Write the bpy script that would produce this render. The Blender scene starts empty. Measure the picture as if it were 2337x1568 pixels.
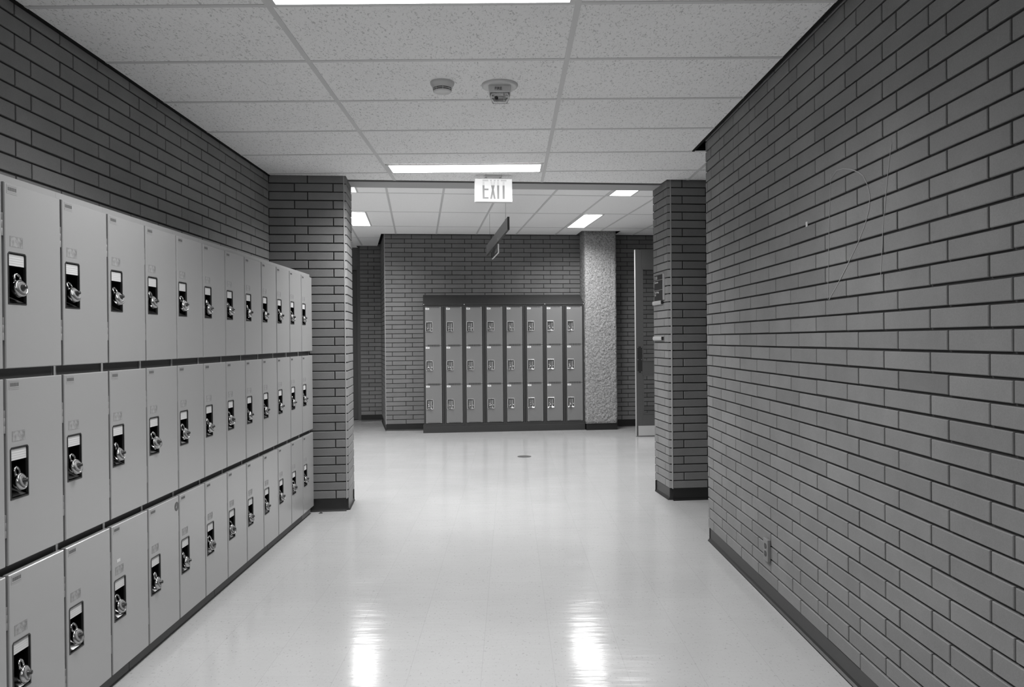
import bpy, math, random
from mathutils import Matrix, Vector

random.seed(7)
SC = bpy.context.scene
COL = SC.collection

# ------------------------------------------------------------------ camera
CAM_H = 1.3615
W_PX, H_PX, F_PX = 2337, 1568, 1773.0
YAW, PITCH, ROLL = 0.00287, -0.0048, -0.0090
_f = Vector((math.sin(YAW) * math.cos(PITCH), math.cos(YAW) * math.cos(PITCH), math.sin(PITCH)))
_r0 = Vector((math.cos(YAW), -math.sin(YAW), 0))
_u0 = _r0.cross(_f)
_r = math.cos(ROLL) * _r0 + math.sin(ROLL) * _u0
_u = -math.sin(ROLL) * _r0 + math.cos(ROLL) * _u0
cd = bpy.data.cameras.new('camera')
cam = bpy.data.objects.new('camera', cd)
COL.objects.link(cam)
cd.sensor_fit = 'HORIZONTAL'
cd.sensor_width = 36.0
cd.lens = F_PX * 36.0 / W_PX
cd.clip_start = 0.05
cam.matrix_world = Matrix(((_r.x, _u.x, -_f.x, 0), (_r.y, _u.y, -_f.y, 0), (_r.z, _u.z, -_f.z, CAM_H), (0, 0, 0, 1)))
SC.camera = cam

# ------------------------------------------------------------------ world, exposure
wd = bpy.data.worlds.new('world')
SC.world = wd
wd.use_nodes = True
wd.node_tree.nodes['Background'].inputs[0].default_value = (0.0, 0.0, 0.0, 1)
SC.view_settings.view_transform = 'Standard'
SC.view_settings.look = 'None'
SC.view_settings.gamma = 1.0
SC.view_settings.use_curve_mapping = False
SC.view_settings.exposure = 0.0
LENS_NEAR, LENS_FAR = 7.0, 5.0       # radiance of the lamp lenses
WATT_NEAR, SPREAD_NEAR = 46.0, 142.0  # light of each corridor panel
WATT_FAR, SPREAD_FAR = 47.0, 146.0    # and of each hall panel
SC.cycles.max_bounces = 10
SC.cycles.diffuse_bounces = 6
SC.cycles.glossy_bounces = 4
SC.cycles.transmission_bounces = 6
SC.cycles.sample_clamp_indirect = 6.0
SC.cycles.use_denoising = True

# ------------------------------------------------------------------ materials
def g(v):
    return (v, v, v, 1)

def mat(name, v, rough=0.5, metal=0.0, spec=0.5, emit=0.0, coat=0.0):
    m = bpy.data.materials.new(name)
    m.use_nodes = True
    b = m.node_tree.nodes['Principled BSDF']
    b.inputs['Base Color'].default_value = g(v)
    b.inputs['Roughness'].default_value = rough
    b.inputs['Metallic'].default_value = metal
    b.inputs['Specular IOR Level'].default_value = spec
    if coat:
        b.inputs['Coat Weight'].default_value = coat
        b.inputs['Coat Roughness'].default_value = 0.22
    if emit:
        b.inputs['Emission Color'].default_value = g(1)
        b.inputs['Emission Strength'].default_value = emit
    return m

class NT:
    def __init__(s, m):
        s.t = m.node_tree
        s.b = s.t.nodes['Principled BSDF']
    def n(s, kind, **kw):
        nd = s.t.nodes.new(kind)
        for k, v in kw.items():
            setattr(nd, k, v)
        return nd
    def l(s, a, b):
        s.t.links.new(a, b)
    def coords(s, scale=(1, 1, 1)):
        tc = s.n('ShaderNodeTexCoord')
        mp = s.n('ShaderNodeMapping')
        mp.inputs['Scale'].default_value = scale
        s.l(tc.outputs['Object'], mp.inputs[0])
        return mp.outputs[0]
    def noise(s, vec, scale, detail=4, rough=0.5, dist=0.0):
        nd = s.n('ShaderNodeTexNoise')
        nd.inputs['Scale'].default_value = scale
        nd.inputs['Detail'].default_value = detail
        nd.inputs['Roughness'].default_value = rough
        nd.inputs['Distortion'].default_value = dist
        s.l(vec, nd.inputs['Vector'])
        return nd.outputs['Fac']
    def ramp(s, fac, stops):
        r = s.n('ShaderNodeValToRGB')
        e = r.color_ramp.elements
        while len(e) < len(stops):
            e.new(0.5)
        for i, (p, v) in enumerate(stops):
            e[i].position = p
            e[i].color = g(v)
        s.l(fac, r.inputs[0])
        return r.outputs[0]
    def mul(s, a, b):
        m = s.n('ShaderNodeMath', operation='MULTIPLY')
        for i, x in enumerate((a, b)):
            if isinstance(x, (int, float)):
                m.inputs[i].default_value = x
            else:
                s.l(x, m.inputs[i])
        return m.outputs[0]
    def math(s, op, a, b=0.0):
        m = s.n('ShaderNodeMath', operation=op)
        for i, x in enumerate((a, b)):
            if isinstance(x, (int, float)):
                m.inputs[i].default_value = x
            else:
                s.l(x, m.inputs[i])
        return m.outputs[0]
    def bump(s, h, strength, dist):
        b = s.n('ShaderNodeBump')
        b.inputs['Strength'].default_value = strength
        b.inputs['Distance'].default_value = dist
        s.l(h, b.inputs['Height'])
        s.l(b.outputs[0], s.b.inputs['Normal'])
        return b
    def color(s, c):
        s.l(c, s.b.inputs['Base Color'])

def brick_material(name, v):
    m = mat(name, v, rough=0.62, spec=0.35)
    t = NT(m)
    at = t.n('ShaderNodeAttribute', attribute_name='tint')
    c = t.coords()
    blotch = t.ramp(t.noise(c, 3.5, 6, 0.65), [(0.3, 0.90), (0.7, 1.10)])
    grain = t.ramp(t.noise(c, 260, 3, 0.7), [(0.25, 0.88), (0.75, 1.12)])
    f = t.mul(t.mul(blotch, grain), t.mul(at.outputs['Fac'], v))
    t.color(f)
    t.bump(t.noise(c, 300, 4, 0.7), 0.25, 0.0012)
    return m

M = {}
M['brick'] = brick_material('brown_brick', 0.180)
M['brick_far'] = brick_material('brown_brick_hall', 0.155)
M['mortar'] = mat('dark_mortar', 0.045, 0.9, spec=0.2)
M['bead'] = mat('pale_corner_mortar', 0.34, 0.7)
M['base'] = mat('black_vinyl_base', 0.012, 0.32)
M['black'] = mat('black_reveal', 0.006, 0.8, spec=0.2)
M['soffit'] = mat('grey_soffit_paint', 0.36, 0.6)
M['tee'] = mat('white_ceiling_tee', 0.62, 0.5)
M['pale'] = mat('pale_locker_paint', 0.285, 0.30, coat=0.6)
M['pale_edge'] = mat('pale_locker_frame_paint', 0.27, 0.4)
M['gap_shade'] = mat('locker_gap_painted_shade', 0.10, 0.6, spec=0.3)  # shade between the door rows, put into the colour
M['plinth'] = mat('dark_plinth', 0.04, 0.45)
M['plinth_light'] = mat('grey_plinth_end', 0.11, 0.4)
M['pocket'] = mat('black_pocket', 0.003, 0.9, spec=0.03)
M['rim'] = mat('dark_pocket_rim', 0.02, 0.4)
M['steel'] = mat('brushed_steel', 0.42, 0.32, metal=1.0)
M['pan'] = mat('dull_steel_pan', 0.34, 0.38, metal=1.0)
M['bezel'] = mat('bright_steel_bezel', 0.85, 0.22, metal=1.0)
M['chrome'] = mat('bright_chrome', 0.44, 0.2, metal=1.0)
M['dial'] = mat('black_dial', 0.025, 0.3)
M['dialgrey'] = mat('grey_dial', 0.16, 0.35)
M['card'] = mat('white_card', 0.52, 0.6)
M['cardline'] = mat('card_rule', 0.40, 0.6)
M['paper'] = mat('label_paper', 0.72, 0.6)
M['ink'] = mat('label_ink', 0.07, 0.6)
M['lockdark'] = mat('charcoal_locker_paint', 0.032, 0.42)
M['lockgrey'] = mat('mid_grey_locker_paint', 0.175, 0.42)
M['hingemetal'] = mat('hinge_paint', 0.20, 0.4)
M['white'] = mat('white_plastic', 0.62, 0.4)
M['exitwhite'] = mat('exit_face_lit', 0.05, 0.9, spec=0.0, emit=0.84)
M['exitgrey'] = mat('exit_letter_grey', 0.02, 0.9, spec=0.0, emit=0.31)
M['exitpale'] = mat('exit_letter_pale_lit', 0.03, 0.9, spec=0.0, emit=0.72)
M['signblack'] = mat('sign_black', 0.022, 0.35)
M['signwhite'] = mat('sign_lettering_white', 0.45, 0.5)
M['alu'] = mat('pale_aluminium', 0.62, 0.42, metal=0.6)
M['board'] = mat('dark_board', 0.17, 0.5)
M['board_edge'] = mat('dark_board_edge', 0.03, 0.5)
M['acrylic'] = mat('pale_acrylic_edge', 0.7, 0.3)
M['doorpaint'] = mat('grey_door_paint', 0.075, 0.42)
M['dooredge'] = mat('pale_door_edge', 0.40, 0.4)
M['doorblack'] = mat('dark_door_paint', 0.05, 0.5)
M['wire'] = mat('steel_wire', 0.12, 0.4, metal=0.5)
M['drain'] = mat('dark_drain_metal', 0.10, 0.45, metal=0.4)
M['recept'] = mat('dark_receptacle', 0.018, 0.4)
M['outletplate'] = mat('outlet_steel_plate', 0.165, 0.4)
M['chalk'] = mat('chalk', 0.29, 0.9)
M['scrap'] = mat('dark_scrap', 0.05, 0.8)
M['frame_light'] = mat('lamp_frame_white', 0.62, 0.45)
M['lens_near'] = mat('lamp_lens_near', 0.8, 0.3, emit=LENS_NEAR)
M['lens_far'] = mat('lamp_lens_far', 0.8, 0.3, emit=LENS_FAR)
M['sticker_disc'] = mat('round_sticker_dark', 0.075, 0.5)
M['greywall'] = mat('grey_plaster', 0.10, 0.7)

# clear materials
def clear_mat(name, tint, gloss):
    m = bpy.data.materials.new(name)
    m.use_nodes = True
    t = m.node_tree
    t.nodes.clear()
    o = t.nodes.new('ShaderNodeOutputMaterial')
    mx = t.nodes.new('ShaderNodeMixShader')
    tr = t.nodes.new('ShaderNodeBsdfTransparent')
    gl = t.nodes.new('ShaderNodeBsdfGlossy')
    fr = t.nodes.new('ShaderNodeFresnel')
    fr.inputs[0].default_value = gloss
    tr.inputs[0].default_value = g(tint)
    gl.inputs['Roughness'].default_value = 0.04
    t.links.new(fr.outputs[0], mx.inputs[0])
    t.links.new(tr.outputs[0], mx.inputs[1])
    t.links.new(gl.outputs[0], mx.inputs[2])
    t.links.new(mx.outputs[0], o.inputs[0])
    return m
M['glass'] = clear_mat('door_glass', 0.93, 1.45)
M['strobe'] = clear_mat('clear_strobe_lens', 0.97, 1.5)

# worn number sticker
m = mat('worn_sticker', 0.40, 0.55)
t = NT(m)
t.color(t.ramp(t.noise(t.coords(), 55, 3, 0.6), [(0.38, 0.16), (0.60, 0.285)]))
M['sticker'] = m

# acoustic tile with fissures
m = mat('fissured_ceiling_tile', 0.62, 0.85, spec=0.2)
t = NT(m)
c1 = t.coords((1.0, 0.42, 1))
warp = t.noise(c1, 16, 2, 0.5)
fl1 = t.ramp(t.noise(c1, 125, 1.5, 0.5, 0.9), [(0.32, 0.64), (0.42, 1.0)])
pin = t.ramp(t.noise(t.coords(), 420, 1, 0.5), [(0.28, 0.78), (0.36, 1.0)])
tone = t.ramp(t.noise(t.coords(), 1.3, 3, 0.5), [(0.3, 0.97), (0.7, 1.03)])
t.color(t.mul(t.mul(fl1, pin), t.mul(tone, 0.88)))
t.bump(fl1, 0.5, 0.0025)
M['tile_near'] = m
m = mat('fine_ceiling_tile', 0.68, 0.85, spec=0.2)
t = NT(m)
t.color(t.mul(t.ramp(t.noise(t.coords(), 140, 2, 0.6), [(0.3, 0.92), (0.5, 1.0)]), 0.90))
M['tile_far'] = m

# polished composition floor tile
m = mat('polished_floor_tile', 0.5, 0.22, spec=0.32)
t = NT(m)
tc = t.n('ShaderNodeTexCoord')
sep = t.n('ShaderNodeSeparateXYZ')
t.l(tc.outputs['Object'], sep.inputs[0])
def seam(out, off, pitch, w):
    a = t.math('SUBTRACT', out, off)
    a = t.math('DIVIDE', a, pitch)
    a = t.math('FRACT', t.math('ADD', a, 100.5))
    a = t.math('ABSOLUTE', t.math('SUBTRACT', a, 0.5))
    return t.math('LESS_THAN', a, w / pitch / 2)
sx = seam(sep.outputs[0], -0.127, 0.297, 0.0022)
sy = seam(sep.outputs[1], 3.16, 0.3, 0.0016)
lines = t.math('MAXIMUM', sx, t.mul(sy, 0.55))
lines = t.math('SUBTRACT', 1.0, t.mul(lines, 0.13))
fleck = t.ramp(t.noise(t.coords((1, 0.6, 1)), 95, 3, 0.6, 0.4), [(0.31, 0.74), (0.39, 1.0), (0.64, 1.0), (0.74, 1.08)])
cloud = t.ramp(t.noise(t.coords(), 1.1, 5, 0.6), [(0.3, 0.95), (0.7, 1.04)])
scuff = t.ramp(t.noise(t.coords((1.0, 6.0, 1)), 5.5, 6, 0.75), [(0.26, 0.80), (0.32, 1.0)])
# tile by tile shade
def cell(out, off, pitch):
    return t.math('FLOOR', t.math('DIVIDE', t.math('SUBTRACT', out, off), pitch))
cmb = t.n('ShaderNodeCombineXYZ')
t.l(cell(sep.outputs[0], -0.127, 0.297), cmb.inputs[0])
t.l(cell(sep.outputs[1], 3.16, 0.3), cmb.inputs[1])
wn = t.n('ShaderNodeTexWhiteNoise')
t.l(cmb.outputs[0], wn.inputs[0])
each = t.math('ADD', 0.985, t.mul(wn.outputs[0], 0.03))
t.color(t.mul(t.mul(t.mul(lines, each), t.mul(fleck, cloud)), t.mul(scuff, 0.374)))
t.l(t.ramp(t.noise(t.coords((1.0, 1.6, 1)), 2.2, 5, 0.65), [(0.3, 0.10), (0.7, 0.17)]), t.b.inputs['Roughness'])
t.bump(t.noise(t.coords((1.0, 5.0, 1)), 4.0, 3, 0.55), 0.10, 0.010)
M['floor'] = m

# exposed aggregate
m = mat('exposed_aggregate', 0.28, 0.85, spec=0.3)
t = NT(m)
v = t.n('ShaderNodeTexVoronoi')
v.inputs['Scale'].default_value = 60
t.l(t.coords(), v.inputs['Vector'])
peb = t.ramp(v.outputs['Distance'], [(0.0, 1.15), (0.4, 1.0), (0.8, 0.62)])
big = t.ramp(t.noise(t.coords(), 52, 5, 0.75), [(0.33, 0.38), (0.45, 0.95), (0.75, 1.22)])
t.color(t.mul(t.mul(peb, big), 0.32))
t.bump(t.noise(t.coords(), 48, 4, 0.7), 0.8, 0.014)
M['stone'] = m

# ------------------------------------------------------------------ mesh builder
class MB:
    def __init__(s, mx=None):
        s.v, s.f, s.mi, s.ti = [], [], [], []
        s.mats = []
        s.mx = mx
        s.smooth = []
    def slot(s, m):
        m = M[m] if isinstance(m, str) else m
        if m not in s.mats:
            s.mats.append(m)
        return s.mats.index(m)
    def poly(s, pts, m, tint=1.0, smooth=False):
        k = len(s.v)
        s.v.extend(pts)
        s.f.append(tuple(range(k, k + len(pts))))
        s.mi.append(s.slot(m)); s.ti.append(tint); s.smooth.append(smooth)
    def faces(s, vs, fs, m, tint=1.0, smooth=False):
        k = len(s.v)
        s.v.extend(vs)
        i = s.slot(m)
        for f in fs:
            s.f.append(tuple(k + a for a in f))
            s.mi.append(i); s.ti.append(tint); s.smooth.append(smooth)
    def box(s, a, b, m, tint=1.0):
        x0, y0, z0 = [min(p, q) for p, q in zip(a, b)]
        x1, y1, z1 = [max(p, q) for p, q in zip(a, b)]
        vs = [(x0, y0, z0), (x1, y0, z0), (x1, y1, z0), (x0, y1, z0), (x0, y0, z1), (x1, y0, z1), (x1, y1, z1), (x0, y1, z1)]
        fs = [(0, 3, 2, 1), (4, 5, 6, 7), (0, 1, 5, 4), (1, 2, 6, 5), (2, 3, 7, 6), (3, 0, 4, 7)]
        s.faces(vs, fs, m, tint)
    def prism(s, pts, z0, z1, m, tint=1.0):
        n = len(pts)
        vs = [(x, y, z0) for x, y in pts] + [(x, y, z1) for x, y in pts]
        fs = [tuple(range(n))[::-1], tuple(range(n, 2 * n))]
        fs += [(i, (i + 1) % n, n + (i + 1) % n, n + i) for i in range(n)]
        s.faces(vs, fs, m, tint)
    def lathe(s, prof, m, mx=Matrix(), n=32, smooth=True, cap=True):
        vs, fs = [], []
        for r, z in prof:
            for i in range(n):
                a = 2 * math.pi * i / n
                vs.append(tuple(mx @ Vector((r * math.cos(a), r * math.sin(a), z))))
        for j in range(len(prof) - 1):
            for i in range(n):
                k = (i + 1) % n
                fs.append((j * n + i, j * n + k, (j + 1) * n + k, (j + 1) * n + i))
        s.faces(vs, fs, m, 1.0, smooth)
        if cap:
            q = len(prof) - 1
            s.faces([vs[i] for i in range(n)], [tuple(range(n))[::-1]], m)
            s.faces([vs[q * n + i] for i in range(n)], [tuple(range(n))], m)
    def tube(s, path, r, m, n=10, smooth=True):
        P = [Vector(p) for p in path]
        vs, fs = [], []
        up = Vector((0.123, 0.97, 0.21)).normalized()
        for i, p in enumerate(P):
            d = (P[min(i + 1, len(P) - 1)] - P[max(i - 1, 0)]).normalized()
            a = d.cross(up).normalized()
            b = d.cross(a)
            for k in range(n):
                q = 2 * math.pi * k / n
                vs.append(tuple(p + r * (math.cos(q) * a + math.sin(q) * b)))
        for i in range(len(P) - 1):
            for k in range(n):
                k2 = (k + 1) % n
                fs.append((i * n + k, i * n + k2, (i + 1) * n + k2, (i + 1) * n + k))
        fs.append(tuple(range(n))[::-1]); fs.append(tuple((len(P) - 1) * n + k for k in range(n)))
        s.faces(vs, fs, m, 1.0, smooth)
    def build(s, name, parent=None, bevel=0.0, loc=None):
        me = bpy.data.meshes.new(name)
        vs = s.v if s.mx is None else [tuple(s.mx @ Vector(p)) for p in s.v]
        me.from_pydata(vs, [], s.f)
        for mm in s.mats:
            me.materials.append(mm)
        me.polygons.foreach_set('material_index', s.mi)
        me.polygons.foreach_set('use_smooth', s.smooth)
        at = me.attributes.new('tint', 'FLOAT', 'FACE')
        at.data.foreach_set('value', s.ti)
        me.update()
        o = bpy.data.objects.new(name, me)
        COL.objects.link(o)
        if parent is not None:
            o.parent = parent
        if loc is not None:
            o.location = loc
        if bevel:
            bv = o.modifiers.new('bevel', 'BEVEL')
            bv.width = bevel; bv.segments = 2; bv.limit_method = 'ANGLE'
        return o

def tag(o, label=None, cat=None, group=None, kind=None):
    if label: o['label'] = label
    if cat: o['category'] = cat
    if group: o['group'] = group
    if kind: o['kind'] = kind
    return o

def struct(o, label=None):
    o['kind'] = 'structure'
    if label: o['label'] = label
    return o

def empty(name, loc=(0, 0, 0), rot=None):
    o = bpy.data.objects.new(name, None)
    o.empty_display_size = 0.05
    COL.objects.link(o)
    o.location = loc
    if rot: o.rotation_euler = rot
    return o

def copy_tree(o, parent=None):
    c = o.copy()
    COL.objects.link(c)
    c.parent = parent
    for ch in list(o.children):
        copy_tree(ch, c)
    return c

def text_mesh(mb, s, size, mx, m):
    cu = bpy.data.curves.new('lettering', 'FONT')
    cu.body = s
    cu.size = size
    cu.extrude = 0.0006
    o = bpy.data.objects.new('lettering', cu)
    COL.objects.link(o)
    dg = bpy.context.evaluated_depsgraph_get()
    me = bpy.data.meshes.new_from_object(o.evaluated_get(dg))
    mb.faces([tuple(mx @ v.co) for v in me.vertices], [tuple(p.vertices) for p in me.polygons], m)
    bpy.data.objects.remove(o)
    bpy.data.curves.remove(cu)
    bpy.data.meshes.remove(me)

# frame of the crossing hall: u along its far wall, v away from the camera
TH = math.radians(5.8)
C0 = Vector((-1.874, 11.70, 0))
EX = Vector((math.cos(TH), math.sin(TH), 0)); EY = Vector((-math.sin(TH), math.cos(TH), 0))
FAR = Matrix(((EX.x, EY.x, 0, C0.x), (EX.y, EY.y, 0, C0.y), (0, 0, 1, 0), (0, 0, 0, 1)))
FROT = TH
def far(u, v, z=0.0):
    return FAR @ Vector((u, v, z))

H_NEAR, H_FAR = 2.684, 2.968
XL, XR = -1.902, 1.3245
PV = -5.50          # v of the two brick piers' front
PB = -5.06          # and of their back

# ------------------------------------------------------------------ brick walls
def wall_frame(p, q):
    """local x runs from p to q, local y points out of the wall (to the right of p->q is behind), z up"""
    d = Vector((q[0] - p[0], q[1] - p[1], 0))
    L = d.length
    d.normalize()
    n = Vector((d.y, -d.x, 0))
    return Matrix(((d.x, n.x, 0, p[0]), (d.y, n.y, 0, p[1]), (0, 0, 1, 0), (0, 0, 0, 1))), L

def bricks(mb, L, z0, z1, zp, step, phase_odd, phase_even, s0=0.0, mod=0.302, mat_='brick', seedv=1, bed=0.0042, head=0.0042, oy=0.0, lvl=1.0):
    rnd = random.Random(seedv)
    k0 = int(math.floor((z0 - zp) / step)) - 1
    k1 = int(math.ceil((z1 - zp) / step)) + 1
    for k in range(k0, k1):
        za, zb = zp + k * step + bed, zp + (k + 1) * step - bed
        za, zb = max(za, z0), min(zb, z1)
        if zb - za < 0.006:
            continue
        ph = phase_odd if k % 2 else phase_even
        i0 = int(math.floor((s0 - ph) / mod)) - 1
        i1 = int(math.ceil((L - ph) / mod)) + 1
        for i in range(i0, i1):
            a, b = ph + i * mod + head, ph + (i + 1) * mod - head
            a, b = max(a, s0), min(b, L)
            if b - a < 0.008:
                continue
            e = 0.0022
            dz = rnd.uniform(-0.0008, 0.0008)
            o = oy + rnd.uniform(-0.0008, 0.0004)
            r0 = [(a, o - 0.012, za + dz), (b, o - 0.012, za + dz), (b, o - 0.012, zb + dz), (a, o - 0.012, zb + dz)]
            r1 = [(a, o - e, za + dz), (b, o - e, za + dz), (b, o - e, zb + dz), (a, o - e, zb + dz)]
            r2 = [(a + e, o, za + dz + e), (b - e, o, za + dz + e), (b - e, o, zb + dz - e), (a + e, o, zb + dz - e)]
            fs = [(8, 9, 10, 11)]
            for j in range(4):
                q = (j + 1) % 4
                fs += [(j, q, 4 + q, 4 + j), (4 + j, 4 + q, 8 + q, 8 + j)]
            mb.faces(r0 + r1 + r2, fs, mat_, lvl * rnd.choice((rnd.gauss(1, 0.035), rnd.gauss(1, 0.06))))

def brick_wall(name, p, q, z1, zp, step, po, pe, thick=0.2, mod=0.302, mat_='brick', seedv=1, base=True, z0=None, base_name=None, back_trim=(0, 0)):
    mx, L = wall_frame(p, q)
    mb = MB(mx)
    zb = zp if z0 is None else z0
    mb.box((0.004, -thick, 0), (L - 0.004, -0.0085, z1), 'mortar')
    bricks(mb, L, zb, z1, zp, step, po, pe, 0.0, mod, mat_, seedv)
    w = struct(mb.build(name))
    if base:
        b = MB(mx)
        cove(b, 0.0, L, zb)
        struct(b.build(base_name or name.replace('wall', 'baseboard')))
    return w, mx, L

def cove(b, s0, s1, h, y=-0.0075):
    prof = [(y - 0.006, 0.0), (y + 0.013, 0.0), (y + 0.011, 0.004), (y + 0.003, 0.012), (y, 0.024), (y, h - 0.002), (y - 0.006, h - 0.002)]
    n = len(prof)
    vs = [(s0, a, z) for a, z in prof] + [(s1, a, z) for a, z in prof]
    fs = [(i, (i + 1) % n, n + (i + 1) % n, n + i) for i in range(n)] + [tuple(range(n)), tuple(range(n, 2 * n))[::-1]]
    b.faces(vs, fs, 'base')

# left corridor wall: runs toward the pier, faces +x
pL = far(-0.586, PV)
yL_end = C0.y + 0  # recomputed below
def line_v_at_x(v, x):
    # y of the hall line v = const at world x
    u = (x - C0.x - v * EY.x) / EX.x
    return C0.y + u * EX.y + v * EY.y, u
yl, ul = line_v_at_x(PV, XL)
Y_BACK = -5.0
# p->q with the room on the right-hand normal (d.y,-d.x): going +y gives normal +x
# left wall joints: odd courses at 3.317, even at 3.417
brick_wall('wall_left', (XL, Y_BACK), (XL, yl), 2.70, 0.100, 0.0684, (3.317 - Y_BACK) % 0.3034, (3.417 - Y_BACK) % 0.3034, mod=0.3034, seedv=2)
# right wall: faces -x, so runs from its far end toward the camera
YR = 5.214
brick_wall('wall_right', (XR, YR), (XR, Y_BACK), 2.76, 0.088, 0.0681, YR - 3.0525, YR - 2.952, thick=0.28, mod=0.3034, seedv=3)
# its end, facing +y (away from the camera)
brick_wall('wall_right_end', (XR + 0.29, YR), (XR + 0.004, YR), 2.76, 0.088, 0.0681, 0.0, 0.15, thick=0.05, seedv=4)
# wall behind the camera
brick_wall('wall_back', (XR + 0.3, Y_BACK), (XL - 0.2, Y_BACK), 2.75, 0.1, 0.0682, 0.0, 0.1, seedv=5)

# piers on both sides of the opening
def pier(name, front_p, front_q, side_p, side_q, back_p, back_q, ph_front, ph_side, corner, bead, seedv):
    mb = MB()
    bs = MB()
    zt = 2.70
    for (p, q, ph, lo) in ((front_p, front_q, ph_front, 1), (side_p, side_q, ph_side, 2), (back_p, back_q, (0.0, 0.1), 3)):
        mx, L = wall_frame(far(*p), far(*q))
        m2 = MB(mx)
        bricks(m2, L, 0.100, zt, 0.100, 0.0682, ph[0], ph[1], 0.0, 0.302, 'brick', seedv + lo)
        mb.faces([tuple(mx @ Vector(a)) for a in m2.v], [], 'brick')
        k = len(mb.v) - len(m2.v)
        for f, ti in zip(m2.f, m2.ti):
            mb.f.append(tuple(k + a for a in f)); mb.mi.append(mb.slot('brick')); mb.ti.append(ti); mb.smooth.append(False)
        b2 = MB(mx)
        cove(b2, 0.0 + (0.010 if lo == 2 else 0), L - (0.010 if lo == 2 else 0), 0.100)
        bs.faces([tuple(mx @ Vector(a)) for a in b2.v], b2.f, 'base')
    # chamfered corner bricks
    z = 0.100
    rnd = random.Random(seedv)
    while z < zt - 0.02:
        m2 = MB(FAR)
        m2.prism(corner, z + 0.0042, min(z + 0.064, zt), 'brick')
        mb.faces([tuple(FAR @ Vector(a)) for a in m2.v], m2.f, 'brick', rnd.gauss(1, 0.05))
        z += 0.0682
    # mortar core
    xs = [front_p[0], front_q[0]]
    core = MB(FAR)
    a, b = min(xs) + 0.0, max(xs) - 0.0
    core_lo, core_hi = (a, b - 0.006) if bead < 1 else (a + 0.006, b)
    core.box((core_lo, PV + 0.0085, 0), (core_hi, PB - 0.0085, zt), 'mortar')
    s_u = side_p[0]
    core.box((s_u - 0.0085 if s_u < 1 else s_u + 0.0085, PV + 0.034, 0), ((a + b) / 2, PB - 0.0085, zt), 'mortar')
    mb.faces([tuple(FAR @ Vector(p)) for p in core.v], core.f, 'mortar')
    w = struct(mb.build(name))
    bm = MB(FAR)
    bm.box((bead - 0.0035, PV - 0.001, 0.10), (bead + 0.0035, PV + 0.012, zt), 'bead')
    bm.build('corner_bead', w)
    struct(bs.build(name.replace('wall', 'baseboard')))
    return w
# left pier: front from the corridor wall to u=0, side faces +u at u=0.02
pier('wall_opening_left', (-5.2, PV), (-0.003, PV), (0.018, PV + 0.03), (0.018, PB), (0.018, PB), (-5.2, PB),
     ((5.2 - 0.2846) % 0.302, (5.2 - 0.0845) % 0.302), (0.10, 0.30),
     [(-0.003, PV), (0.018, PV + 0.026), (0.018, PV + 0.034), (-0.012, PV + 0.034)], 0.0, 11)
# right pier: front to the right from u=2.69, side faces -u at u=2.664
pier('wall_opening_right', (2.692, PV), (4.95, PV), (2.664, PB), (2.664, PV + 0.03), (4.95, PB), (2.664, PB),
     (0.1136 - 0.018, 0.3), (0.10, 0.31),
     [(2.692, PV), (2.704, PV + 0.034), (2.664, PV + 0.034), (2.664, PV + 0.026)], 2.689, 21)

# far wall of the crossing hall
def far_wall(name, a, b, z1, zp, po, pe, seedv, base=True, thick=0.2, m='brick_far'):
    pa, pb = far(*a), far(*b)
    return brick_wall(name, (pa.x, pa.y), (pb.x, pb.y), z1, zp, 0.0682, po, pe, thick=thick, seedv=seedv, base=base, mat_=m)
wf, _, _ = far_wall('wall_far', (0, 0), (4.9, 0), 3.0, 0.103, 0.1047, 0.301, 31)
bm = MB(FAR); bm.box((-0.003, -0.002, 0.1), (0.004, 0.012, 3.0), 'bead'); bm.build('corner_bead', wf)
far_wall('wall_far_return', (-0.157, 1.5), (0.0, 0.004), 3.0, 0.103, 0.0, 0.15, 32, thick=0.12)
far_wall('wall_recess', (-0.5, 1.5), (-0.150, 1.5), 3.0, 0.108, 0.135, 0.236, 33, thick=0.16)
far_wall('wall_hall_left', (-5.2, PB), (-5.2, 1.75), 3.0, 0.103, 0.0, 0.1, 34)
far_wall('wall_hall_right', (4.75, 0.0), (4.75, PB), 3.0, 0.103, 0.0, 0.1, 35)
# right-hand side passage in front of the right pier
ps = far(4.75, PV)
brick_wall('wall_passage_end', (3.6, ps.y + 0.1), (3.6, YR - 0.1), 2.76, 0.1, 0.0682, 0.0, 0.1, seedv=36)
brick_wall('wall_passage_near', (3.7, YR), (XR + 0.28, YR), 2.76, 0.1, 0.0682, 0.0, 0.1, seedv=37)

# left recess beyond the pier: door set in a grey frame
d2 = MB(FAR)
d2.box((-5.2, 1.72, 2.66), (-0.50, 1.80, 3.0), 'greywall')
d2.box((-5.2, 1.72, 0.0), (-1.70, 1.80, 2.66), 'greywall')
struct(d2.build('wall_recess_header'))
dr = empty('door_2', far(-1.1, 1.75)); dr.rotation_euler = (0, 0, FROT); struct(dr, 'dark door in a grey frame at the back of the hall')
b = MB()
b.box((0.53, -0.03, 0), (0.605, 0.12, 2.66), 'doorpaint'); b.box((-0.605, -0.03, 0), (-0.53, 0.12, 2.66), 'doorpaint'); b.box((-0.53, -0.03, 2.585), (0.53, 0.12, 2.66), 'doorpaint')
b.build('door_frame', dr, 0.003)
b = MB(); b.box((-0.526, 0.06, 0.008), (0.526, 0.105, 2.581), 'doorblack'); b.build('door_leaf', dr, 0.002)
b = MB(); b.lathe([(0.028, 0), (0.028, 0.01), (0.012, 0.012), (0.012, 0.04), (0.026, 0.045), (0.026, 0.065), (0.01, 0.07)], 'steel', Matrix.Translation((-0.46, 0.06, 1.0)) @ Matrix.Rotation(math.radians(90), 4, 'X'))
b.build('door_knob', dr)

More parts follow.
